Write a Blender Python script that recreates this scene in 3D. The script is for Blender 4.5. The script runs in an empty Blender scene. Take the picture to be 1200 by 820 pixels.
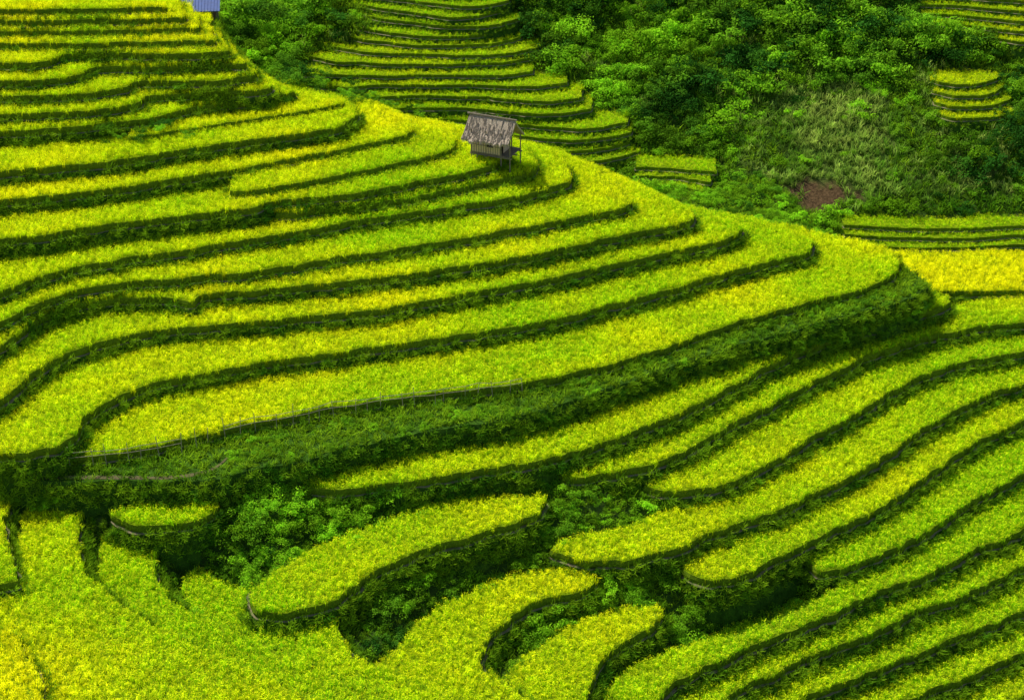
import bpy, math, random
import numpy as np
from mathutils import Vector, Matrix
rng=np.random.default_rng(7); random.seed(7)
sc=bpy.context.scene
# ---------------------------------------------------------------- camera model
F=1903.0; PITCH=math.radians(28); ZC=39.4
cam_d=bpy.data.cameras.new("camera"); cam=bpy.data.objects.new("camera",cam_d); sc.collection.objects.link(cam)
cam.location=(0,0,ZC); cam.rotation_euler=(math.pi/2-PITCH,0,0)
cam_d.sensor_width=36; cam_d.lens=36*F/1200; cam_d.clip_end=2000; cam_d.clip_start=0.5
sc.camera=cam
cp,sp=math.cos(PITCH),math.sin(PITCH)
def ground(pts,z):
    """where survey points (measured on the photograph) meet the level z"""
    p=np.asarray(pts,float); x=(p[:,0]-600)/F; y=(410-p[:,1])/F
    dx=x; dy=cp+y*sp; dz=-sp+y*cp
    t=(ZC-z)/(-dz)
    return np.stack([dx*t,dy*t],1)
def project(X,Y,Z):
    z=Z-ZC
    d=Y*cp-z*sp; u=Y*sp+z*cp
    return 600+F*X/d, 410-F*u/d, d
def spline(pts,n=8):
    p=np.asarray(pts,float); out=[]
    for i in range(len(p)-1):
        p0=p[max(i-1,0)];p1=p[i];p2=p[i+1];p3=p[min(i+2,len(p)-1)]
        for k in range(n):
            t=k/n
            out.append(0.5*((2*p1)+(-p0+p2)*t+(2*p0-5*p1+4*p2-p3)*t*t+(-p0+3*p1-3*p2+p3)*t**3))
    out.append(p[-1]); return np.array(out)
# value noise
_tab=np.random.default_rng(3).random((256,256))
def noise2(x,y):
    xi=np.floor(x).astype(int); yi=np.floor(y).astype(int); fx=x-xi; fy=y-yi
    fx=fx*fx*(3-2*fx); fy=fy*fy*(3-2*fy)
    g=lambda a,b:_tab[a%256,b%256]
    return (g(xi,yi)*(1-fx)+g(xi+1,yi)*fx)*(1-fy)+(g(xi,yi+1)*(1-fx)+g(xi+1,yi+1)*fx)*fy
def fbm(x,y,o=4):
    s=0;a=.5;t=0
    for i in range(o):
        s=s+a*noise2(x*2**i+17*i,y*2**i+5*i); t+=a; a*=.5
    return s/t
# ---------------------------------------------------------------- terrace survey
RIDGE=[(1035,287),(960,272),(880,255),(800,240),(760,222),(700,195),(640,172),(610,166),(550,150),(470,135),(440,120),(400,112),(330,100),(290,75),(262,40),(240,0),(200,-60)]
L=[]
def add(z,poly,kind='rice',hue=.5,far=False,tag=''): L.append(dict(z=z,poly=ground(poly,z),kind=kind,hue=hue,far=far,tag=tag))
def U(z,lip,hue=.5,tag=''):
    lip=list(lip)
    full=lip[0][0]<-50
    if full: lip=[(-260,lip[0][1]+(lip[0][1]-lip[1][1])*.8)]+lip
    s=spline(lip)
    ur=lip[-1][0]; rd=[p for p in RIDGE if p[0]<ur-8 and p[0]>(lip[0][0]+5) and p[1]<lip[-1][1]-2]
    poly=list(map(tuple,s))+ (rd)
    if full: poly.append((-260,-70))
    add(z,poly,'rice',hue,False,tag)
U(8.1,[(-80,10),(100,8),(195,6)],.75)
U(7.55,[(-80,23),(100,21),(215,18)],.7)
U(7.0,[(-80,36),(100,34),(235,31)],.6)
U(6.5,[(-80,48),(60,49),(150,48),(252,45)],.7)
U(5.95,[(-80,72),(0,71),(50,70),(76,62),(120,61),(200,61),(268,58)],.5)
U(5.25,[(-80,92),(40,92),(90,86),(110,77),(180,76),(255,72),(285,72)],.5)
U(4.55,[(-80,111),(0,110),(80,108),(140,102),(158,94),(200,93),(260,92),(300,86)],.45)
U(3.85,[(-80,133),(60,130),(150,122),(180,110),(240,106),(300,103),(318,98)],.55)
U(3.15,[(-80,154),(0,152),(80,147),(150,140),(200,130),(236,122),(290,116),(345,106)],.5)
U(2.45,[(150,160),(220,150),(290,138),(360,128),(400,118)],.8)
U(2.1,[(-80,205),(0,199),(100,190),(200,176),(300,160),(390,148),(415,135),(418,126)],.5)
U(1.15,[(-80,240),(0,232),(100,222),(200,208),(280,195),(350,182),(430,166),(478,156),(486,146)],.75)
U(.65,[(272,221),(300,220),(350,212),(450,193),(500,182),(530,170),(534,158)],.5)
U(.15,[(-80,290),(0,279),(100,266),(200,252),(290,241),(318,234),(400,226),(480,212),(560,196),(590,186),(598,176)],.55)
U(-.5,[(322,249),(400,241),(480,229),(560,212),(610,204),(628,194),(630,182)],.5)
U(-1.1,[(-80,355),(0,338),(60,318),(130,303),(220,290),(330,272),(420,256),(520,242),(600,229),(650,216),(668,208),(672,199)],.5)
U(-1.9,[(-80,402),(0,374),(60,346),(130,330),(230,322),(330,310),(430,295),(540,277),(640,260),(715,244),(735,235),(733,226)],.5)
U(-2.6,[(-80,440),(0,402),(40,372),(100,352),(180,346),(225,352),(240,342),(330,336),(420,326),(520,313),(640,292),(740,272),(800,258),(812,249)],.45)
U(-3.5,[(-80,510),(0,466),(35,436),(80,411),(150,391),(250,378),(350,370),(450,358),(560,339),(680,316),(780,295),(850,277),(866,268),(864,260)],.45)
U(-4.45,[(-80,529),(0,528),(55,523),(80,512),(98,488),(150,456),(230,436),(330,419),(430,405),(540,389),(640,373),(740,348),(840,321),(920,300),(950,290),(952,280)],.4)
R=[(-80,548),(0,545),(90,533),(180,523),(260,501),(340,485),(430,469),(520,458),(620,445),(700,428),(780,405),(860,378),(940,354),(1000,341),(1040,325),(1055,308),(1050,296),(1038,288)]
U(-5.4,R,.6,'broad')
S=[(0,567),(60,564),(130,564),(200,565),(250,563),(300,549),(360,538),(430,521),(520,503),(600,490),(700,459),(780,432),(870,404),(960,379),(1040,357),(1072,346)]
ZS=-6.1
add(ZS,[(-260,570)]+list(map(tuple,spline(S)))+[(1085,335),(1070,318),(900,290),(500,420),(-260,490)],'grass')
M1=[(352,560),(375,570),(440,566),(520,556),(600,543),(680,526),(760,496),(830,465),(900,427),(960,402),(1040,376),(1100,358),(1113,351)]
M2=[(645,548),(670,556),(720,552),(780,535),(850,500),(920,462),(990,427),(1060,401),(1130,384),(1200,376),(1290,368)]
M3=[(755,568),(790,575),(850,562),(910,535),(970,500),(1030,464),(1090,434),(1150,418),(1200,410),(1290,398)]
M4=[(645,642),(680,655),(740,652),(800,638),(850,615),(910,595),(970,570),(1030,535),(1080,501),(1130,472),(1200,447),(1290,428)]
M5=[(802,666),(830,676),(880,668),(930,641),(990,612),(1050,582),(1100,547),(1140,520),(1200,492),(1290,465)]
M6=[(948,656),(965,668),(1010,656),(1070,628),(1130,592),(1200,553),(1290,515)]
M7=[(778,900),(775,830),(790,796),(860,765),(930,736),(1000,706),(1100,662),(1200,617),(1290,575)]
M8=[(800,900),(835,832),(900,788),(1000,747),(1100,705),(1200,664),(1290,628)]
M9=[(880,900),(900,842),(960,808),(1020,784),(1100,753),(1200,713),(1290,677)]
M10=[(980,900),(1000,850),(1060,820),(1130,791),(1200,762),(1290,726)]
M11=[(1080,900),(1110,860),(1160,832),(1220,806),(1290,778)]
M12=[(1160,910),(1200,865),(1290,830)]
def M(z,lip,closeL,prev,U0,hue=.45,right=None):
    s=list(map(tuple,spline(lip)))
    ext=[] 
    if lip[-1][0]>1250:
        ext=[(1450,lip[-1][1]-40)]
    c=[(a,b-30) for a,b in map(tuple,spline(prev)) if a>U0]
    if lip[-1][0]>1250: c=c+[(1450,c[-1][1]-40)]
    if right: ext=right; c=[q for q in c if q[0]<right[-1][0]-5]
    add(z,s+ext+c[::-1]+closeL[::-1],'rice',hue)
M(-7.2,M1,[(350,548),(400,531),(470,516),(540,501)],S,560,.5,[(1112,346),(1085,340),(1060,330)])
M(-8.2,M2,[(648,542),(690,530),(740,514)],M1[:-3]+[(1040,386),(1100,390),(1200,391),(1290,389)],760,.4)
M(-9.1,M3,[(757,562),(800,547),(840,528)],M2,860,.35)
M(-10.0,M4,[(650,636),(700,624),(760,608),(810,591),(850,573)],M3,880,.5)
M(-10.9,M5,[(803,658),(840,640),(880,620)],M4,900,.65)
M(-11.8,M6,[(948,648),(980,632),(1010,618)],M5,1030,.15)
M(-12.6,M7,[(690,900),(700,850),(712,815),(725,793),(765,768),(830,750),(900,730),(950,704),(985,680)],M6,1010,.2)
M(-13.5,M8,[(720,900)],M7,790,.3)
M(-14.4,M9,[(800,900)],M8,850,.25)
M(-15.3,M10,[(890,900)],M9,930,.4)
M(-16.2,M11,[(990,900)],M10,1030,.4)
M(-17.1,M12,[(1090,905)],M11,1120,.5)
def blob(z,pts,kind='rice',hue=.5,far=False):
    add(z,[tuple(q) for q in spline(list(pts)+[pts[0]],5)[:-1]],kind,hue,far)
blob(-7.2,[(133,600),(155,611),(205,611),(240,602),(256,586),(245,577),(200,582),(150,592)],'rice',.45)
blob(-8.6,[(296,690),(305,710),(335,713),(390,700),(420,676),(480,646),(540,627),(600,609),(635,592),(632,580),(560,581),(500,594),(420,620),(345,652)],'rice',.5)
add(-10.7,list(map(tuple,spline([(440,778),(478,742),(510,715),(580,679),(640,666),(690,666),(698,676),(690,688),(650,699),(605,715),(575,745),(563,774),(588,797),(632,828),(690,900)])))+[(500,900)],'rice',.5)
add(-11.7,list(map(tuple,spline([(592,800),(606,782),(640,750),(700,722),(762,709),(774,720),(752,741),(712,766),(692,795),(686,825),(712,900)])))+[(630,900)],'rice',.5)
# near spur falling away from the viewer
add(-6.9,[(-260,556),(-80,560)]+list(map(tuple,spline([(2,566),(6,590),(4,620),(12,650),(20,678)])))+[(-80,690),(-260,700)],'rice',.45)
add(-7.6,list(map(tuple,spline([(22,606),(36,590),(60,583),(103,584),(96,602),(88,630),(96,660),(114,684),(180,730),(280,778),(380,828),(420,900)])))+[(-260,900),(-260,740),(-20,712),(28,696),(24,650)],'rice',.7)
add(-8.6,list(map(tuple,spline([(114,640),(124,628),(150,624),(194,628),(184,652),(188,682),(216,711),(300,750),(420,804),(490,850),(520,900)])))+[(350,900),(250,800),(180,748),(142,714),(120,682)],'rice',.5)
add(-9.6,list(map(tuple,spline([(214,684),(224,670),(240,670),(290,692),(340,704),(398,698),(398,735),(416,768),(470,790),(540,825),(590,900)])))+[(450,900),(340,800),(262,754),(228,726)],'rice',.4)
add(-7.0,list(map(tuple,spline([(-80,728),(8,738),(30,760),(48,790),(56,830),(60,900)])))+[(-260,900),(-260,710)],'rice',.95)
# right-hand valley field and strips
add(-8.6,list(map(tuple,spline([(1030,320),(1062,336),(1120,339),(1200,338),(1290,337)])))+[(1450,338),(1450,288),(1200,294),(1050,294),(1020,300)],'rice',1.0)
# ---- opposite slope
FY0,FS=106.0,0.5
def zfar_px(v):
    y=(410-v)/F; T=(sp-y*cp)/(cp+y*sp)
    Y=(ZC+9+FY0*FS)/(FS+T); return ZC-Y*T
def farterr(lips,hue):
    for lip,hb in lips:
        um=len(lip)//2; z=zfar_px(lip[um][1])+.15
        s=list(map(tuple,spline(lip)))
        c=[(a,b-hb) for a,b in s][::-1]
        add(z,s+c,'rice',hue,True)
fl=[]
vs=[-24,-12,1,13,25,38,50,63,75,89,101,115,128,143,156,170,183,197]
for i,v in enumerate(vs):
    a0=330 if v<110 else 330+(v-110)*2.6
    rr=np.interp(v,[0,60,90,125,150,190],[596,622,642,697,738,746])+rng.uniform(-22,14)
    lip=[]; bow=10+10*math.sin(v*.035)
    for t in np.linspace(0,1,10):
        u=a0+(rr-a0)*t
        vv=v-bow*(1-t)**2+ (t**2)*4 -4*math.sin(t*5+v*.045)-(9*max(0,t-.85)/.15)+rng.uniform(-.8,.8)
        lip.append((u,vv))
    fl.append((lip,34))
farterr(fl,.1)
farterr([([(990,262+k*11),(1060,266+k*11),(1130,266+k*11),(1200,263+k*11),(1290,262+k*11)],16) for k in range(3)],.1)
farterr([([(1090+k*3,92+k*13),(1120,98+k*13),(1150+k*6,96+k*13),(1170+k*7,88+k*13)],18) for k in range(4)],.5)
farterr([([(1080,-18+k*11),(1130,-16+k*11),(1200,-12+k*12),(1290,-10+k*13)],18) for k in range(6)],.6)
farterr([([(745,195+k*10),(790,196+k*10),(840-k*8,200+k*12)],14) for k in range(3)],.0)
# ---------------------------------------------------------------- resample outlines
def resample(p,step):
    p=np.vstack([p,p[:1]]); d=np.r_[0,np.cumsum(np.hypot(*np.diff(p,axis=0).T))]
    n=max(8,int(d[-1]/step)); t=np.linspace(0,d[-1],n,endpoint=False)
    return np.stack([np.interp(t,d,p[:,0]),np.interp(t,d,p[:,1])],1)
for i,l in enumerate(L):
    p=l['poly']
    A=.5*np.sum(p[:,0]*np.roll(p[:,1],-1)-np.roll(p[:,0],-1)*p[:,1])
    if A<0: p=p[::-1]
    p=resample(p,.22)
    tg=np.roll(p,-2,0)-np.roll(p,2,0); tg/=np.linalg.norm(tg,axis=1)[:,None]+1e-9
    n=np.stack([tg[:,1],-tg[:,0]],1)
    w=(fbm(p[:,0]*.5+i*9,p[:,1]*.5,3)-.5)*.6+(noise2(p[:,0]*2.2,p[:,1]*2.2+i)-.5)*.22
    if l['far']: w*=.7
    p=p+n*w[:,None]
    l['p']=p; l['n']=n
# ---------------------------------------------------------------- raster of levels
GX0,GX1,GY0,GY1,GS=-70,70,40,165,.1
nx=int((GX1-GX0)/GS); ny=int((GY1-GY0)/GS)
gz=np.full((ny,nx),-99.,np.float32); gid=np.full((ny,nx),-1,np.int16)
for k,l in enumerate(L):
    p=l['p']; q=np.roll(p,-1,0)
    j0=max(0,int((p[:,1].min()-GY0)/GS)); j1=min(ny,int((p[:,1].max()-GY0)/GS)+1)
    for j in range(j0,j1):
        y=GY0+(j+.5)*GS
        m=(p[:,1]<=y)!=(q[:,1]<=y)
        if not m.any(): continue
        a=p[m];b=q[m]
        xs=np.sort(a[:,0]+(y-a[:,1])/(b[:,1]-a[:,1])*(b[:,0]-a[:,0]))
        for c in range(0,len(xs)-1,2):
            i0=max(0,int(round((xs[c]-GX0)/GS))); i1=min(nx,int(round((xs[c+1]-GX0)/GS)))
            if i1>i0:
                seg=gz[j,i0:i1]; mm=seg<l['z']; seg[mm]=l['z']; gid[j,i0:i1][mm]=k
def lookup(X,Y):
    i=np.clip(((X-GX0)/GS).astype(int),0,nx-1); j=np.clip(((Y-GY0)/GS).astype(int),0,ny-1)
    return gz[j,i],gid[j,i]
# ---------------------------------------------------------------- base terrain
S_=[];Z_=[]
for l in L:
    if l['far']: continue
    S_.append(l['p'][::5]); Z_.append(np.full(len(l['p'][::5]),l['z']))
S_=np.vstack(S_);Z_=np.concatenate(Z_)
BS=.6; bx=np.arange(-95,95.1,BS); by=np.arange(36,210.1,BS)
BX,BY=np.meshgrid(bx,by)
def zfar(X,Y):
    return -9.8+FS*np.maximum(0,Y-FY0)-.9*np.maximum(0,99-Y)+ (fbm(X*.07+3,Y*.07,3)-.5)*2.4*np.clip((Y-FY0)/10,0,1)
base=np.zeros(BX.shape)
sig=1.6
for j in range(len(by)):
    m=np.abs(S_[:,1]-by[j])<9
    if not m.any(): base[j]=-18; continue
    d2=(bx[:,None]-S_[m,0][None])**2+(by[j]-S_[m,1][None])**2
    w=np.exp(-d2/(2*sig*sig))+1e-6*np.exp(-d2/(2*4.*4.))
    W=w.sum(1); base[j]=np.where(W>1e-14,(w@Z_[m])/np.maximum(W,1e-30),-18)-1.0
base=base+(fbm(BX*.6,BY*.6,3)-.5)*.8
# keep the natural ground below every terrace that it borders
cz,cid=lookup(BX.ravel(),BY.ravel()); cz=cz.reshape(base.shape); cid=cid.reshape(base.shape)
farid=np.array([l['far'] for l in L]); inr=(BX>GX0)&(BX<GX1)&(BY>GY0)&(BY<GY1)
czn=np.where((cid>=0)&~farid[np.maximum(cid,0)]&inr,cz,99.)
mn=np.full(base.shape,99.)
for dj in(-1,0,1):
    for di in(-1,0,1): mn=np.minimum(mn,np.roll(np.roll(czn,dj,0),di,1))
base=np.minimum(base,mn-.45)
zf=zfar(BX,BY)+ (fbm(BX*.4,BY*.4,3)-.5)*.6
isfar=zf>=base
base=np.maximum(base,zf)
base=np.where((mn<50)&(BY<FY0),np.minimum(base,mn-.3),base)
def basez(X,Y):
    fx=np.clip((X-bx[0])/BS,0,len(bx)-1.001); fy=np.clip((Y-by[0])/BS,0,len(by)-1.001)
    i=fx.astype(int); j=fy.astype(int); a=fx-i;b=fy-j
    return (base[j,i]*(1-a)+base[j,i+1]*a)*(1-b)+(base[j+1,i]*(1-a)+base[j+1,i+1]*a)*b
def bidx(X,Y):
    return np.clip(((Y-by[0])/BS+.5).astype(int),0,len(by)-1),np.clip(((X-bx[0])/BS+.5).astype(int),0,len(bx)-1)
# ---------------------------------------------------------------- materials
def newmat(n):
    m=bpy.data.materials.new(n); m.use_nodes=True; nt=m.node_tree; nt.nodes.clear()
    o=nt.nodes.new('ShaderNodeOutputMaterial'); return m,nt,o
def foliage(name,c0,c1,c2,kd=.8,kt=.55,lowdark=.35,varobj=.3):
    """c0 low tint, c1 high tint, c2 tip colour; leaf reflects kd and lets kt through"""
    m,nt,o=newmat(name); N=nt.nodes.new; lk=nt.links.new
    t=N('ShaderNodeAttribute'); t.attribute_type='INSTANCER'; t.attribute_name='tint'
    h=N('ShaderNodeAttribute'); h.attribute_type='GEOMETRY'; h.attribute_name='h'
    mx=N('ShaderNodeMix'); mx.data_type='RGBA'; lk(t.outputs['Fac'],mx.inputs[0]); mx.inputs[6].default_value=(*c0,1); mx.inputs[7].default_value=(*c1,1)
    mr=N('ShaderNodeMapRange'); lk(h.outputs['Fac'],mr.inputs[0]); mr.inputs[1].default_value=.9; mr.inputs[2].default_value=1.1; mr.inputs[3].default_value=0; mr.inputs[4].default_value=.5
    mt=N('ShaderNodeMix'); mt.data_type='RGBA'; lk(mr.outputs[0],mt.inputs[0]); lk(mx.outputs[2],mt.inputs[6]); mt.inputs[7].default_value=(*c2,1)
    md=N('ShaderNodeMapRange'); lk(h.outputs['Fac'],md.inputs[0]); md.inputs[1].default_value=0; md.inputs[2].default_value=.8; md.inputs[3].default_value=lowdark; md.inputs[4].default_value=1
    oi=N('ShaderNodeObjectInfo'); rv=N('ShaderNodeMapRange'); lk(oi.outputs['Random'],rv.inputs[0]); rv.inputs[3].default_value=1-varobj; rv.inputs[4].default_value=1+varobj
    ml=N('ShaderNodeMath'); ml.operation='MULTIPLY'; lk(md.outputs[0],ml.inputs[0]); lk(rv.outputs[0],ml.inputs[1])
    def scl(k):
        a=N('ShaderNodeMath'); a.operation='MULTIPLY'; lk(ml.outputs[0],a.inputs[0]); a.inputs[1].default_value=k
        s=N('ShaderNodeVectorMath'); s.operation='SCALE'; lk(mt.outputs[2],s.inputs[0]); lk(a.outputs[0],s.inputs['Scale']); return s.outputs[0]
    d=N('ShaderNodeBsdfDiffuse'); tr=N('ShaderNodeBsdfTranslucent'); lk(scl(kd),d.inputs[0]); lk(scl(kt),tr.inputs[0])
    ms=N('ShaderNodeAddShader'); lk(d.outputs[0],ms.inputs[0]); lk(tr.outputs[0],ms.inputs[1]); lk(ms.outputs[0],o.inputs[0])
    return m
def groundmat(name,cols,scale=1.5,bump=.3,attr=None):
    m,nt,o=newmat(name); N=nt.nodes.new; lk=nt.links.new
    g=N('ShaderNodeNewGeometry'); no=N('ShaderNodeTexNoise'); no.inputs['Scale'].default_value=scale; no.inputs['Detail'].default_value=8; no.inputs['Roughness'].default_value=.7
    lk(g.outputs['Position'],no.inputs['Vector'])
    cr=N('ShaderNodeValToRGB'); lk(no.outputs['Fac'],cr.inputs[0]); e=cr.color_ramp.elements
    e[0].position=.3; e[0].color=(*cols[0],1); e[1].position=.7; e[1].color=(*cols[-1],1)
    for i,c in enumerate(cols[1:-1]):
        x=e.new(.3+.4*(i+1)/(len(cols)-1)); x.color=(*c,1)
    col=cr.outputs[0]
    n2=N('ShaderNodeTexNoise'); n2.inputs['Scale'].default_value=5; n2.inputs['Detail'].default_value=8; n2.inputs['Roughness'].default_value=.7; lk(g.outputs['Position'],n2.inputs['Vector'])
    if attr:
        r2=N('ShaderNodeValToRGB'); lk(n2.outputs['Fac'],r2.inputs[0]); r2.color_ramp.elements[0].position=.35; r2.color_ramp.elements[0].color=(*[c*.3 for c in attr[1]],1); r2.color_ramp.elements[1].position=.65; r2.color_ramp.elements[1].color=(*attr[1],1)
        a=N('ShaderNodeAttribute'); a.attribute_name=attr[0]; mx=N('ShaderNodeMix'); mx.data_type='RGBA'; lk(a.outputs['Fac'],mx.inputs[0]); lk(col,mx.inputs[6]); lk(r2.outputs[0],mx.inputs[7]); col=mx.outputs[2]
    b=N('ShaderNodeBump'); b.inputs['Strength'].default_value=bump; b.inputs['Distance'].default_value=.15; lk(n2.outputs['Fac'],b.inputs['Height'])
    d=N('ShaderNodeBsdfDiffuse'); lk(col,d.inputs[0]); lk(b.outputs[0],d.inputs['Normal']); lk(d.outputs[0],o.inputs[0]); return m
m_ricetop=groundmat('rice_understorey',[(.07,.14,.004),(.18,.27,.006),(.30,.38,.008)],7,1)
m_riceside=groundmat('rice_stems',[(.07,.14,.008),(.20,.28,.012)],8,1)
m_bund=groundmat('earth_bund',[(.05,.10,.012),(.24,.20,.11),(.07,.13,.015)],.9,.5)
m_bank=groundmat('grassy_bank',[(.02,.05,.006),(.05,.12,.012),(.09,.18,.015)],2.5,1)
m_soil=groundmat('hillside_ground',[(.03,.06,.01),(.06,.12,.015),(.14,.17,.04)],.5,1,('bare',(.17,.105,.05)))
m_path=groundmat('trodden_earth',[(.03,.06,.012),(.15,.12,.06),(.04,.08,.015)],2.2,.6)
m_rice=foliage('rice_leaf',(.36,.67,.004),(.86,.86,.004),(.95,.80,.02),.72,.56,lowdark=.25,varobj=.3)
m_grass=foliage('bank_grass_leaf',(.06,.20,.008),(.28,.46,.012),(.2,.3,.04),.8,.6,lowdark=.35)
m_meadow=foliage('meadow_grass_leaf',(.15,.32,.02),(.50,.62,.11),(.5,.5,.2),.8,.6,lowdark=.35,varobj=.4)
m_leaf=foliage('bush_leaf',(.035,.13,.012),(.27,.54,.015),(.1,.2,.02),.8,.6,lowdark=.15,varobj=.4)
def simple(name,c,rough=.8,scale=8,var=.5,stretch=(1,1,1)):
    m,nt,o=newmat(name); N=nt.nodes.new; lk=nt.links.new
    tc=N('ShaderNodeTexCoord'); mp=N('ShaderNodeMapping'); mp.inputs['Scale'].default_value=stretch; no=N('ShaderNodeTexNoise'); no.inputs['Scale'].default_value=scale; no.inputs['Detail'].default_value=6
    lk(tc.outputs['Object'],mp.inputs[0]); lk(mp.outputs[0],no.inputs['Vector'])
    mr=N('ShaderNodeMapRange'); mr.inputs[1].default_value=.3; mr.inputs[2].default_value=.7; mr.inputs[3].default_value=1-var; mr.inputs[4].default_value=1+var; lk(no.outputs['Fac'],mr.inputs[0])
    v=N('ShaderNodeVectorMath'); v.operation='SCALE'; v.inputs[0].default_value=c; lk(mr.outputs[0],v.inputs['Scale'])
    p=N('ShaderNodeBsdfPrincipled'); p.inputs['Roughness'].default_value=rough; lk(v.outputs[0],p.inputs['Base Color']); lk(p.outputs[0],o.inputs[0]); return m
# ---------------------------------------------------------------- mesh helpers
def mkmesh(name,V,Fc,mats,mi=None,link=True,smooth=False):
    me=bpy.data.meshes.new(name); me.from_pydata([tuple(v) for v in V],[],[tuple(f) for f in Fc])
    for m in mats: me.materials.append(m)
    if mi is not None: me.polygons.foreach_set('material_index',np.array(mi,np.int32))
    if smooth: me.polygons.foreach_set('use_smooth',np.ones(len(me.polygons),bool))
    me.update(); ob=bpy.data.objects.new(name,me)
    if link: sc.collection.objects.link(ob)
    return ob
# terrain
V=np.stack([BX.ravel(),BY.ravel(),base.ravel()],1); n=len(bx)
idx=np.arange(len(bx)*len(by)).reshape(len(by),n)
Fq=np.stack([idx[:-1,:-1],idx[:-1,1:],idx[1:,1:],idx[1:,:-1]],-1).reshape(-1,4)
ter=mkmesh('hillside_terrain',V,Fq.tolist(),[m_soil],smooth=True)
pu,pv,_=project(BX.ravel(),BY.ravel(),base.ravel())
bare=np.clip(1.3-np.hypot((pu-957)/40,(pv-230)/16)+(fbm(BX.ravel()*.9,BY.ravel()*.9)-.5)*1.6,0,1)*(isfar.ravel())
bare=np.clip(bare*3,0,1)
at=ter.data.attributes.new('bare','FLOAT','POINT'); at.data.foreach_set('value',bare.astype(np.float32))
bare2=bare.reshape(base.shape)
# terraces
V=[];Fc=[];MI=[];off=0
prof=[(0.,-.12,0),(.07,-.32,1),(.05,-.52,1),(.16,-.56,2),(.22,-.72,3),(.28,-1.1,3),(.5,-1.8,3),(.75,-2.9,3)]
proff=[(0.,-.08,0),(.04,-.3,1),(.12,-.34,2),(.2,-.8,3),(.4,-1.6,3)]
for k,l in enumerate(L):
    p,nn=l['p'],l['n']; n=len(p); pr=proff if l['far'] else prof
    if l['kind']=='grass': pr=[(0.,0,3),(.1,-.2,3),(.25,-.9,3),(.6,-2.4,3)]
    for r,(o_,dz,mi) in enumerate(pr):
        wob=(noise2(p[:,0]*1.3+r*7,p[:,1]*1.3+k)-.5)*(.25 if r>2 else .05)
        q=p+nn*(o_+wob)[:,None]
        zz=l['z']+dz+ (wob*.3 if r>2 else 0)
        V.append(np.c_[q,np.broadcast_to(zz,n)])
        if r>0:
            a=off+(r-1)*n+np.arange(n); b=off+r*n+np.arange(n)
            Fc+=np.stack([a,b,np.roll(b,-1),np.roll(a,-1)],1).tolist(); MI+=[mi]*n
    Fc.append(list(range(off,off+n))); MI.append(0 if l['kind']=='rice' else 3)
    off+=n*len(pr)
mkmesh('rice_terraces',np.vstack(V),Fc,[m_ricetop,m_riceside,m_bund,m_bank],MI)
# footpath on the bench
pp=ground(spline([(-120,565),(0,561),(60,559),(130,559),(200,559),(245,551),(268,535)],10),ZS+.02)
w_=.10+.16*noise2(pp[:,0]*1.5,pp[:,1])
V=[(x,y-w,ZS+.02) for (x,y),w in zip(pp,w_)]+[(x,y+w,ZS+.02) for (x,y),w in zip(pp,w_)]; n=len(pp)
mkmesh('footpath',V,[(i,i+1,n+i+1,n+i) for i in range(n-1)],[m_path])
# ---------------------------------------------------------------- plant prototypes
def blades(seed,n,h,w,spread,droop,rad,pan=0):
    r=random.Random(seed); V=[];Fc=[];H=[]
    def strip(x,y,a,hh,ww,le,dr,hs,z0=0.):
        b=len(V); dx,dy=math.cos(a),math.sin(a); px,py=-dy,dx
        tw=r.uniform(-.6,.6); px,py=px*math.cos(tw)+dx*math.sin(tw),py*math.cos(tw)+dy*math.sin(tw)
        for i in range(3):
            t=i/2; o=le*t+dr*t*t*t; z=z0+hh*(t-(dr/hh if hh>0 else 0)*.45*t*t*t)
            wd=ww*(1-.75*t*t)*.5
            V.append((x+dx*o-px*wd,y+dy*o-py*wd,z)); V.append((x+dx*o+px*wd,y+dy*o+py*wd,z)); H.extend([hs(t)]*2)
            if i: Fc.append((b+2*i-2,b+2*i-1,b+2*i+1,b+2*i))
    for i in range(n):
        a=r.uniform(0,6.28); q=rad*math.sqrt(r.random()); b=r.uniform(0,6.28)
        strip(q*math.cos(b),q*math.sin(b),a,h*r.uniform(.6,1.2),w*r.uniform(.7,1.3),spread*r.uniform(.2,1),droop*r.uniform(.2,1.2),lambda t:t*.88)
    for i in range(pan):
        a=r.uniform(0,6.28); q=rad*math.sqrt(r.random()); b=r.uniform(0,6.28)
        strip(q*math.cos(b),q*math.sin(b),a,.07,w*1.3,.04,.07,lambda t:1.2,h*r.uniform(.68,.98))
    return V,Fc,H
def proto(name,col,data,mat):
    V,Fc,H=data; ob=mkmesh(name,V,Fc,[mat],link=False)
    a=ob.data.attributes.new('h','FLOAT','POINT'); a.data.foreach_set('value',np.array(H,np.float32)); col.objects.link(ob)
NC=bpy.data.collections.new
c_rice=NC('rice_tufts'); c_grass=NC('grass_tufts'); c_bush=NC('bush_clumps'); c_mead=NC('meadow_tufts')
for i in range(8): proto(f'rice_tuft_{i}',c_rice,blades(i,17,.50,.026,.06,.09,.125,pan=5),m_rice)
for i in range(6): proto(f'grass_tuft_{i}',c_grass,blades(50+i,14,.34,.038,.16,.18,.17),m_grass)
for i in range(5): proto(f'meadow_tuft_{i}',c_mead,blades(80+i,14,.5,.04,.14,.25,.16),m_meadow)
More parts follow.
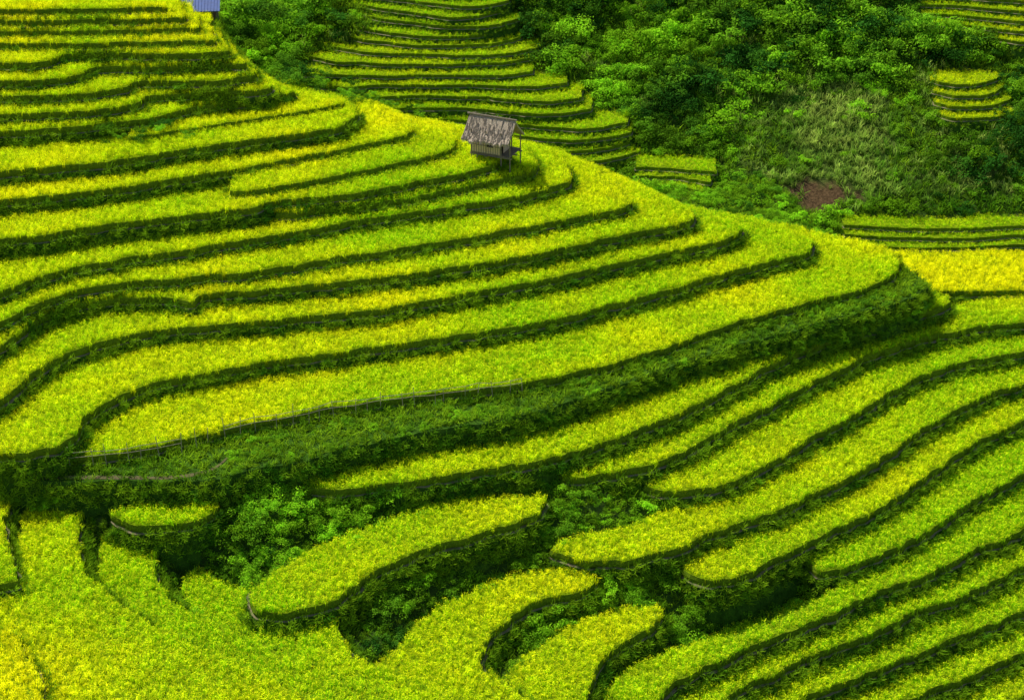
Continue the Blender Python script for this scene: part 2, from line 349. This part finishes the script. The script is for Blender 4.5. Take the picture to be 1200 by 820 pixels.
def bush(seed,nl=900,flat=.8,leaf=.12):
    r=np.random.default_rng(seed); V=[];Fc=[];H=[]
    nb=9; cs=r.normal(0,.42,(nb,3))*[1,1,.6]; cs[:,2]=np.abs(cs[:,2])*.9+.25; rs=r.uniform(.28,.5,nb)
    for i in range(nl):
        b=r.integers(nb); d=r.normal(size=3); d/=np.linalg.norm(d)
        if d[2]<-.3: d[2]=-d[2]
        rad=rs[b]*(r.random()**.35)
        c=cs[b]+d*rad*[1,1,flat]
        if c[2]<0: c[2]=abs(c[2])*.3
        nrm=d+r.normal(0,.55,3)+[0,0,.35]; nrm/=np.linalg.norm(nrm)
        t=np.cross(nrm,r.normal(size=3)); t/=np.linalg.norm(t); s=np.cross(nrm,t)
        L1=leaf*r.uniform(.6,1.3); w=L1*.45; k=len(V)
        V+= [c-t*L1*.5, c+s*w*.5-nrm*.01, c+t*L1*.5-nrm*L1*.2, c-s*w*.5-nrm*.01]; Fc.append((k,k+1,k+2,k+3))
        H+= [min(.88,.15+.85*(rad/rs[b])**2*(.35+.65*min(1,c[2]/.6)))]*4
    return V,Fc,H
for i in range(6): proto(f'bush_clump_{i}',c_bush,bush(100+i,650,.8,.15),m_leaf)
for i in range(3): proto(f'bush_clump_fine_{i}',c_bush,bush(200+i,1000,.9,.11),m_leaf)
def scatter(name,col,P,rot,scale,tint,nv):
    P=np.asarray(P,np.float32); n=len(P); me=bpy.data.meshes.new(name); me.vertices.add(n); me.vertices.foreach_set('co',P.ravel())
    for nm,ty,ar in (('rot','FLOAT_VECTOR',rot),('scl','FLOAT',scale),('tint','FLOAT',tint)):
        a=me.attributes.new(nm,ty,'POINT'); a.data.foreach_set('vector' if ty=='FLOAT_VECTOR' else 'value',np.asarray(ar,np.float32).ravel())
    a=me.attributes.new('vid','INT','POINT'); a.data.foreach_set('value',rng.integers(0,nv,n).astype(np.int32))
    ob=bpy.data.objects.new(name,me); sc.collection.objects.link(ob)
    g=bpy.data.node_groups.new(name+'_nodes','GeometryNodeTree')
    g.interface.new_socket('Geometry',in_out='INPUT',socket_type='NodeSocketGeometry'); g.interface.new_socket('Geometry',in_out='OUTPUT',socket_type='NodeSocketGeometry')
    N=g.nodes.new; lk=g.links.new; gi=N('NodeGroupInput'); go=N('NodeGroupOutput')
    iop=N('GeometryNodeInstanceOnPoints'); ci=N('GeometryNodeCollectionInfo'); ci.inputs['Collection'].default_value=col; ci.inputs['Separate Children'].default_value=True; ci.inputs['Reset Children'].default_value=True
    def na(nm,ty):
        x=N('GeometryNodeInputNamedAttribute'); x.data_type=ty; x.inputs[0].default_value=nm; return x.outputs[0]
    e=N('FunctionNodeEulerToRotation'); lk(na('rot','FLOAT_VECTOR'),e.inputs[0])
    lk(gi.outputs[0],iop.inputs['Points']); lk(ci.outputs[0],iop.inputs['Instance']); iop.inputs['Pick Instance'].default_value=True
    lk(na('vid','INT'),iop.inputs['Instance Index']); lk(e.outputs[0],iop.inputs['Rotation']); lk(na('scl','FLOAT'),iop.inputs['Scale']); lk(iop.outputs[0],go.inputs[0])
    md=ob.modifiers.new('scatter','NODES'); md.node_group=g; print(name,n); return ob
def infr(X,Y,Z,mu=100,mv=60):
    u,v,d=project(X,Y,Z); return (u>-mu)&(u<1200+mu)&(v>-mv)&(v<820+mv)&(d>1)
def jgrid(s,x0=-68,x1=68,y0=42,y1=160):
    X,Y=np.meshgrid(np.arange(x0,x1,s),np.arange(y0,y1,s)); X=X.ravel()+rng.uniform(-.5,.5,X.size)*s; Y=Y.ravel()+rng.uniform(-.5,.5,Y.size)*s
    return X,Y
ISR=np.array([l['kind']=='rice' for l in L]); HUE=np.array([l['hue'] for l in L]); FAR=np.array([l['far'] for l in L])
# rice
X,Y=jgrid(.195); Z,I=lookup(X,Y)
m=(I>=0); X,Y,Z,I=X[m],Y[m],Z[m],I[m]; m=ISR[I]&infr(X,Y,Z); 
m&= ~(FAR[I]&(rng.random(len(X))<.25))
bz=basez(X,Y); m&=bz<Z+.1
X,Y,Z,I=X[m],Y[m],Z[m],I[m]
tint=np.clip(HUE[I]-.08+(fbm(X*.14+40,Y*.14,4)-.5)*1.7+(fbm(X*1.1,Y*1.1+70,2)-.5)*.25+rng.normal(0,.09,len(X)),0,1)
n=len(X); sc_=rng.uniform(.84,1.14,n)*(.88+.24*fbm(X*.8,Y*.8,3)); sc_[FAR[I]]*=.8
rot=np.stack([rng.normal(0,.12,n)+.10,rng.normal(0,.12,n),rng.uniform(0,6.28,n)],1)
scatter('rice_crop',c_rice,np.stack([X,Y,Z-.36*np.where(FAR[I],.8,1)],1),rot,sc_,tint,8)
# bank grass along all risers
PX=[];RT=[];SZ=[];TN=[]
for k,l in enumerate(L):
    p,nn=l['p'],l['n']; per=(5 if not l['far'] else 2)
    for rep in range(per):
        d=rng.uniform(.4,1.6,len(p)) if not l['far'] else rng.uniform(.25,.8,len(p))
        if l['kind']=='grass': d-=.4
        o=.12+.28*d+rng.uniform(-.05,.08,len(p)); j=rng.uniform(-.12,.12,(len(p),2))
        q=p+nn*o[:,None]+j; z=l['z']-d
        zz,_=lookup(q[:,0],q[:,1]); ok=(zz<z+.15)&(basez(q[:,0],q[:,1])<z+.3)&infr(q[:,0],q[:,1],z,80,60)
        q=q[ok];z=z[ok];nk=nn[ok]
        PX.append(np.c_[q,z-.05]); a=rng.uniform(.3,1.1,len(q)); RT.append(np.stack([a,0*a,np.arctan2(nk[:,0],-nk[:,1])+rng.normal(0,.3,len(q))],1))
        SZ.append(rng.uniform(.55,1.15,len(q))*(.6 if l['far'] else 1)); TN.append(np.clip(fbm(q[:,0]*.4,q[:,1]*.4+k)*1.7-.2+rng.normal(0,.22,len(q)),0,1))
# grass on bench and on uncovered near ground
mead=lambda u,v: np.clip(np.exp(-((u-975)/125)**2-((v-160)/60)**2)+ .6*np.exp(-((u-1060)/150)**2-((v-222)/22)**2),0,1)
X,Y=jgrid(.36); Z,I=lookup(X,Y); bz=basez(X,Y); bi=bidx(X,Y); bf=isfar[bi]
bench=(I>=0)&~ISR[np.maximum(I,0)]; unc=(I<0)|(bz>Z)
ZZ=np.where(bench,Z,bz); m=(bench|unc)&infr(X,Y,ZZ)
u_,v_,_=project(X,Y,ZZ)
m&=(bare2[bi]<.4)|(rng.random(len(X))<.10)
X,Y,ZZ,bf2,mm_,be=X[m],Y[m],ZZ[m],bf[m],mead(u_,v_)[m],bench[m]
dp=np.full(len(X),9.); ii=np.where(be)[0]
dp[ii]=np.sqrt(((X[ii,None]-pp[None,:,0])**2+(Y[ii,None]-pp[None,:,1])**2).min(1))
k=(dp>.22)|(rng.random(len(X))<.35); X,Y,ZZ,bf2,mm_=X[k],Y[k],ZZ[k],bf2[k],mm_[k]
md=bf2&(rng.random(len(X))<np.clip(mm_*1.6-.1+(fbm(X*.3,Y*.3)-.5)*1.6,0,1)); k=~md; n=k.sum()
PX.append(np.c_[X[k],Y[k],ZZ[k]-.03]); RT.append(np.stack([rng.normal(0,.25,n),rng.normal(0,.25,n),rng.uniform(0,6.28,n)],1)); SZ.append(rng.uniform(.7,1.4,n)*np.where(bf2[k],1.4,1)); TN.append(np.clip(fbm(X[k]*.2,Y[k]*.2)*1.6-.2+rng.normal(0,.2,n),0,1.))
n=md.sum()
scatter('meadow_grass',c_mead,np.c_[X[md],Y[md],ZZ[md]-.03],np.stack([rng.normal(0,.2,n),rng.normal(0,.2,n),rng.uniform(0,6.28,n)],1),rng.uniform(.7,1.7,n),np.clip(fbm(X[md]*.3,Y[md]*.3)*2-.55+rng.normal(0,.2,n),0,1),5)
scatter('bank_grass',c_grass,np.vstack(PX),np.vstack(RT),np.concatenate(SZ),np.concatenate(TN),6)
# bushes
P=[];Sb=[];Tb=[]
X,Y=jgrid(.74); Z,I=lookup(X,Y); bz=basez(X,Y); bi=bidx(X,Y); bf=isfar[bi]
unc=((I<0)|(bz>Z+.1))&infr(X,Y,bz,90,50); u_,v_,_=project(X,Y,bz)
unc&=bare2[bi]<.3
near=unc&~bf&(rng.random(len(X))<.9)
cl=fbm(X*.3,Y*.3+9,3)
k=near; n=k.sum(); tr_=np.where((u_[k]<215)&(v_[k]>570),.42,1)
P.append(np.c_[X[k],Y[k],bz[k]-.1]); Sb.append(rng.uniform(.3,.85,n)*(.5+cl[k])*tr_); Tb.append(np.clip(cl[k]*2.2-.2+rng.normal(0,.3,n),0,1.))
pr=np.clip(.95-.95*mead(u_,v_),0.05,1)*np.clip(cl*2.0,.3,1)
k=unc&bf&(rng.random(len(X))<pr*.75); n=k.sum()
big=np.clip(1.15-v_[k]/330,.3,1.1)*np.where(mead(u_[k],v_[k])>.4,.3,1)
P.append(np.c_[X[k],Y[k],bz[k]-.2]); Sb.append(rng.uniform(.35,1.45,n)*(.5+big)*(.5+.9*fbm(X[k]*.2,Y[k]*.2+30))); Tb.append(np.clip(fbm(X[k]*.15+8,Y[k]*.15)*2.4-.65+rng.normal(0,.36,n)-np.clip((u_[k]-900)/400,0,.45)*(v_[k]<100),0,1.))
# creepers and small shrubs on the banks
for kk,l in enumerate(L):
    if l['far']: continue
    p,nn=l['p'],l['n']; big=l['tag']=='broad' or l['kind']=='grass'
    low=(p[:,1]<88)
    for rep in range(2 if big else 1):
        d=rng.uniform(.6,1.7,len(p)); q=p+nn*(.1+.25*d)[:,None]; z=l['z']-d
        pb=np.where(low,.22,.10)*(1 if not big else 0)+(.7 if big else 0)
        zz,_=lookup(q[:,0],q[:,1]); ok=(zz<z+.1)&infr(q[:,0],q[:,1],z,80,60)&(rng.random(len(p))<pb*np.clip(5*fbm(p[:,0]*.3,p[:,1]*.3+kk)-1.5,0.1,2))
        P.append(np.c_[q[ok],z[ok]-.1]); n=ok.sum(); Sb.append(rng.uniform(.18,.45,n)*(1.1 if big else .85)); Tb.append(rng.uniform(0,1,n))
# bench shrubs
X,Y=jgrid(.45,-40,40,70,110); Z,I=lookup(X,Y); k=(I>=0)&~ISR[np.maximum(I,0)]; X,Y=X[k],Y[k]
u_,v_,_=project(X,Y,X*0+ZS); k=(u_>270)&(rng.random(len(X))<.7*np.clip(2.4*fbm(X*.35,Y*.35)-.5,.1,1)); X,Y=X[k],Y[k]; n=len(X)
P.append(np.c_[X,Y,X*0+ZS-.1]); Sb.append(rng.uniform(.18,.5,n)); Tb.append(rng.uniform(.2,1,n))
# ridge-top thicket
rp=[]
for (u,v,z,s,c) in [(285,45,3.5,1.3,14),(320,80,2.5,1.1,14),(360,95,2,.9,12),(410,108,1.4,.8,10),(300,15,5,2.0,8),(325,30,3,1.8,7),(440,118,1,.7,8),(480,128,.2,.5,7),(265,25,5,1.0,4),(215,95,4.3,.5,4),(185,150,3.0,.7,6),(120,150,3.0,.5,4),(230,155,2.2,.5,5),(10,205,1.6,.6,3)]:
    for i in range(c):
        g=ground([(u+rng.normal(0,14),v+rng.normal(0,6))],z)[0]; rp.append((g[0],g[1],z-.5+rng.uniform(-.3,.3),s*rng.uniform(.6,1.1)))
rp=np.array(rp); P.append(rp[:,:3]); Sb.append(rp[:,3]); Tb.append(rng.uniform(0,.9,len(rp)))
# larger shrubs in the gullies
rp=[]
for (u,v,z,s,c) in [(300,605,-8,.8,10),(290,645,-8.6,.8,10),(245,640,-8.6,.6,6),(340,600,-8,.7,6),(450,700,-10,.7,8),(510,670,-9.7,.7,9),(600,640,-9.8,.7,9),(660,600,-9.3,.7,8),(700,612,-9.6,.6,6),(820,720,-12,.9,7),(860,700,-11.8,.8,7),(920,690,-11.8,.7,6),(740,690,-11.4,.7,6),(640,740,-11.6,.5,5),(560,600,-9,.4,4)]:
    for i in range(c):
        g=ground([(u+rng.normal(0,20),v+rng.normal(0,9))],z)[0]; zl,_=lookup(g[:1],g[1:])
        if zl[0]>-90: continue
        b_=basez(g[:1],g[1:])[0]
        rp.append((g[0],g[1],b_-.05,s*rng.uniform(.6,1.2)))
rp=np.array(rp); P.append(rp[:,:3]); Sb.append(rp[:,3]); Tb.append(rng.uniform(.4,1,len(rp)))
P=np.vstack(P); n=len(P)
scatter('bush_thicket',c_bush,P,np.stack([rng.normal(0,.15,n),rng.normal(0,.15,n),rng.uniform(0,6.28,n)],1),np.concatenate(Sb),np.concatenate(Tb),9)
# ---------------------------------------------------------------- generic boxes/cylinders
def boxv(c,s,R=None):
    V=[];x,y,z=[a/2 for a in s]
    for k in ((-x,-y,-z),(x,-y,-z),(x,y,-z),(-x,y,-z),(-x,-y,z),(x,-y,z),(x,y,z),(-x,y,z)):
        v=Vector(k)
        if R: v=R@v
        V.append(v+Vector(c))
    return V,[(0,3,2,1),(4,5,6,7),(0,1,5,4),(1,2,6,5),(2,3,7,6),(3,0,4,7)]
def pole(a,b,r,r2=None,n=6):
    a=Vector(a);b=Vector(b);q=(b-a).to_track_quat('Z','Y'); r2=r if r2 is None else r2; V=[]
    for P_,rr in ((a,r),(b,r2)):
        for i in range(n):
            t=6.2832*i/n; V.append(P_+q@Vector((rr*math.cos(t),rr*math.sin(t),0)))
    return V,[(i,(i+1)%n,n+(i+1)%n,n+i) for i in range(n)]+[tuple(range(n))[::-1],tuple(range(n,2*n))]
def merge(parts):
    V=[];Fc=[]
    for v,f in parts:
        o=len(V); V+=list(v); Fc+=[tuple(i+o for i in q) for q in f]
    return V,Fc
def child(name,parts,mat,par):
    V,Fc=merge(parts); ob=mkmesh(name,V,Fc,[mat]); ob.parent=par; return ob
m_bamboo=simple('woven_bamboo',(.66,.48,.28),.8,14,.45,(6,6,1)); m_wood=simple('weathered_pole',(.22,.17,.11),.8,10,.4)
m_thatch=simple('dry_thatch',(.38,.30,.21),.95,16,.6,(1,1,1)); m_dark=simple('painted_dark_interior',(.02,.017,.012),.9)  # m_dark: near-black colour stands in for unlit space behind window and door panels
m_blue=simple('blue_roof_sheet',(.02,.07,.26),.6,4,.2); m_wall=simple('plank_wall',(.12,.08,.05),.8,6,.4,(8,8,1))
m_fence=simple('bamboo_pole',(.36,.30,.17),.7,10,.4)
# hut
hut=bpy.data.objects.new('stilt_field_hut',None); sc.collection.objects.link(hut)
g=ground([(576,197)],-.6)[0]; hut.location=(g[0],g[1]+.6,-.6); hut.rotation_euler=(0,0,math.radians(-24)); hut.scale=(.86,.9,.97)
W2,D2=1.25,.95
child('stilts',[pole((x,y,-.5),(x,y,h),.06,.05) for x in(-W2,0,W2) for y in(-D2,D2) for h in(2.75,)]+[pole((-W2-.1,y,1.0),(W2+.9,y,1.0),.05) for y in(-D2,0,D2)]+[pole((W2+.75,y,-.5),(W2+.75,y,2.3),.05) for y in(-D2,D2)]+[pole((-W2,-D2,.1),(0,-D2,.95),.03),pole((W2,-D2,.1),(0,-D2,.95),.03)],m_wood,hut)
child('platform',[boxv((.3+0*i,-D2+.1+i*.24,1.08),(3.3,.2,.05)) for i in range(9)],m_wood,hut)
wp=[boxv((-.05,-D2,1.72),(2.4,.05,1.22)),boxv((-.05,D2,1.72),(2.4,.05,1.22)),boxv((-W2,0,1.72),(.05,1.84,1.22)),boxv((W2-.12,0.3,1.72),(.05,1.2,1.22))]
child('walls',wp,m_bamboo,hut)
child('wall_battens',[boxv((-1.2+i*.2,-D2-.04,1.72),(.03,.03,1.2)) for i in range(13)]+[boxv((-.05,-D2-.045,z),(2.5,.025,.05)) for z in(1.15,1.7,2.28)]+[boxv((-W2-.04,-.85+i*.2,1.72),(.03,.03,1.2)) for i in range(9)],m_wood,hut)
child('window_shade_panel',[boxv((.35,-D2-.05,1.85),(.5,.02,.45)),boxv((-W2-.05,.2,1.8),(.02,.45,.7))],m_dark,hut)  # thin dark panels on the solid wall, indoor shade put into their colour
gb=[]
for x in(-W2,W2-.12): gb.append(([Vector((x,-D2,2.3)),Vector((x,D2,2.3)),Vector((x,0,3.25))],[(0,1,2)]))
child('gables',gb,m_bamboo,hut)
tp=[]
NX,NR=26,8
for side in(-1,1):
    Vt=[];Ft=[]
    for i in range(NX+1):
        x=-1.85+3.9*i/NX
        for r in range(NR+1):
            t=r/NR; rag=(random.uniform(-.1,.16) if r==NR else random.uniform(-.02,.02))
            y=side*(1.5+rag)*t; z=3.42-1.28*t-.10*math.sin(math.pi*t)-rag*.6+random.uniform(-.025,.025)
            Vt.append(Vector((x+random.uniform(-.05,.05)*(1 if r in(0,NR) else .3),y,z)))
    m0=len(Vt); Vt+= [v+Vector((0,0,-.15)) for v in Vt]
    Rw=NR+1
    for i in range(NX):
        for r in range(NR):
            a=i*Rw+r; Ft.append((a,a+Rw,a+Rw+1,a+1)); Ft.append((m0+a,m0+a+1,m0+a+Rw+1,m0+a+Rw))
        a=i*Rw+NR; Ft.append((a,a+Rw,m0+a+Rw,m0+a))
    for r in range(NR):
        Ft.append((r,r+1,m0+r+1,m0+r)); a=NX*Rw+r; Ft.append((a,a+1,m0+a+1,m0+a))
    tp.append((Vt,Ft))
for i in range(420):
    x=random.uniform(-1.85,2.0); side=random.choice((-1,1)); t=random.random()**.7
    y=side*1.48*t; z=3.47-1.28*t-.1*math.sin(math.pi*t)
    tp.append(pole((x,y,z),(x+random.uniform(-.08,.08),y+side*.33,z-.27-random.uniform(0,.05)),.028,.008,3))
child('thatch_roof',tp,m_thatch,hut)
child('ridge_pole',[pole((-2.0,0,3.5),(2.15,0,3.48),.07,.06)]+[pole((x,-.25,3.3),(x+.1,.2,3.62),.02) for x in(-1.5,-.6,.4,1.4)],m_wood,hut)
child('ladder',[pole((-1.5,-1.5,-.5),(-1.0,-1.0,1.1),.03),pole((-1.1,-1.6,-.5),(-.6,-1.1,1.1),.03)]+[pole((-1.45+.1*i,-1.45+.1*i,-.3+.33*i),(-1.05+.1*i,-1.55+.1*i,-.3+.33*i),.02) for i in range(4)],m_wood,hut)
# blue-roofed shed
sh=bpy.data.objects.new('blue_roof_shed',None); sc.collection.objects.link(sh)
g=ground([(228,-2)],7.2)[0]; sh.location=(g[0],g[1],5.3); sh.rotation_euler=(0,0,.1)
child('walls',[boxv((0,0,-.3),(3.0,2.2,3.4))],m_wall,sh)
R1=Matrix.Rotation(math.radians(22),3,'X');R2=Matrix.Rotation(math.radians(-22),3,'X')
child('roof',[boxv((0,-.72,1.62),(3.6,1.62,.04),R1),boxv((0,.78,1.62),(3.6,1.62,.04),R2)]+[boxv((-1.7+.22*i,-.72,1.655),(.03,1.6,.03),R1) for i in range(16)],m_blue,sh)
child('door',[boxv((.6,-1.13,.45),(.8,.05,1.1))],m_dark,sh)
# bamboo fence on the bund of the broad terrace
fp=[]; lp=ground(spline([p for p in R if p[0]<640],12),-5.4); lp=lp[lp[:,0]>-40]
d=np.r_[0,np.cumsum(np.hypot(*np.diff(lp,axis=0).T))]; tt=np.arange(0,d[-1],.9)
pts=np.stack([np.interp(tt,d,lp[:,0]),np.interp(tt,d,lp[:,1])-.34],1); prev=None
for i,(x,y) in enumerate(pts):
    x+=random.uniform(-.25,.25); h=random.uniform(.3,.85)*(1 if i<30 else .5); lx,ly=random.uniform(-.14,.14),random.uniform(-.1,.1)
    fp.append(pole((x,y,-6.4),(x+lx,y+ly,-5.4+h),.024,.016,5)); cur=[(x+lx*.8,y+ly*.8,-5.4+.32+random.uniform(-.1,.08)),(x+lx*.5,y+ly*.5,-5.4+.04)]
    if prev and not(14<i%23<18):
        for a,b in zip(prev,cur): fp.append(pole(a,(b[0],b[1],b[2]),.017,.017,4))
    prev=cur
V,Fc=merge(fp); mkmesh('bamboo_fence',V,Fc,[m_fence])
# ---------------------------------------------------------------- light
AZ=math.radians(-48); EL=math.radians(53)
sv=Vector((math.sin(AZ)*math.cos(EL),math.cos(AZ)*math.cos(EL),math.sin(EL)))
sd=bpy.data.lights.new('sun','SUN'); sd.energy=5; sd.angle=math.radians(.5); sd.color=(1,.97,.88)
so=bpy.data.objects.new('sun',sd); sc.collection.objects.link(so); so.rotation_euler=(-sv).to_track_quat('-Z','Y').to_euler()
w=bpy.data.worlds.new('World'); sc.world=w; w.use_nodes=True; nt=w.node_tree
sk=nt.nodes.new('ShaderNodeTexSky'); sk.sky_type='NISHITA'; sk.sun_disc=False; sk.sun_elevation=EL; sk.sun_rotation=AZ%(2*math.pi)
bg=nt.nodes['Background']; bg.inputs[1].default_value=.12; nt.links.new(sk.outputs[0],bg.inputs[0])
sc.view_settings.view_transform='Standard'; sc.view_settings.look='None'; sc.view_settings.exposure=0
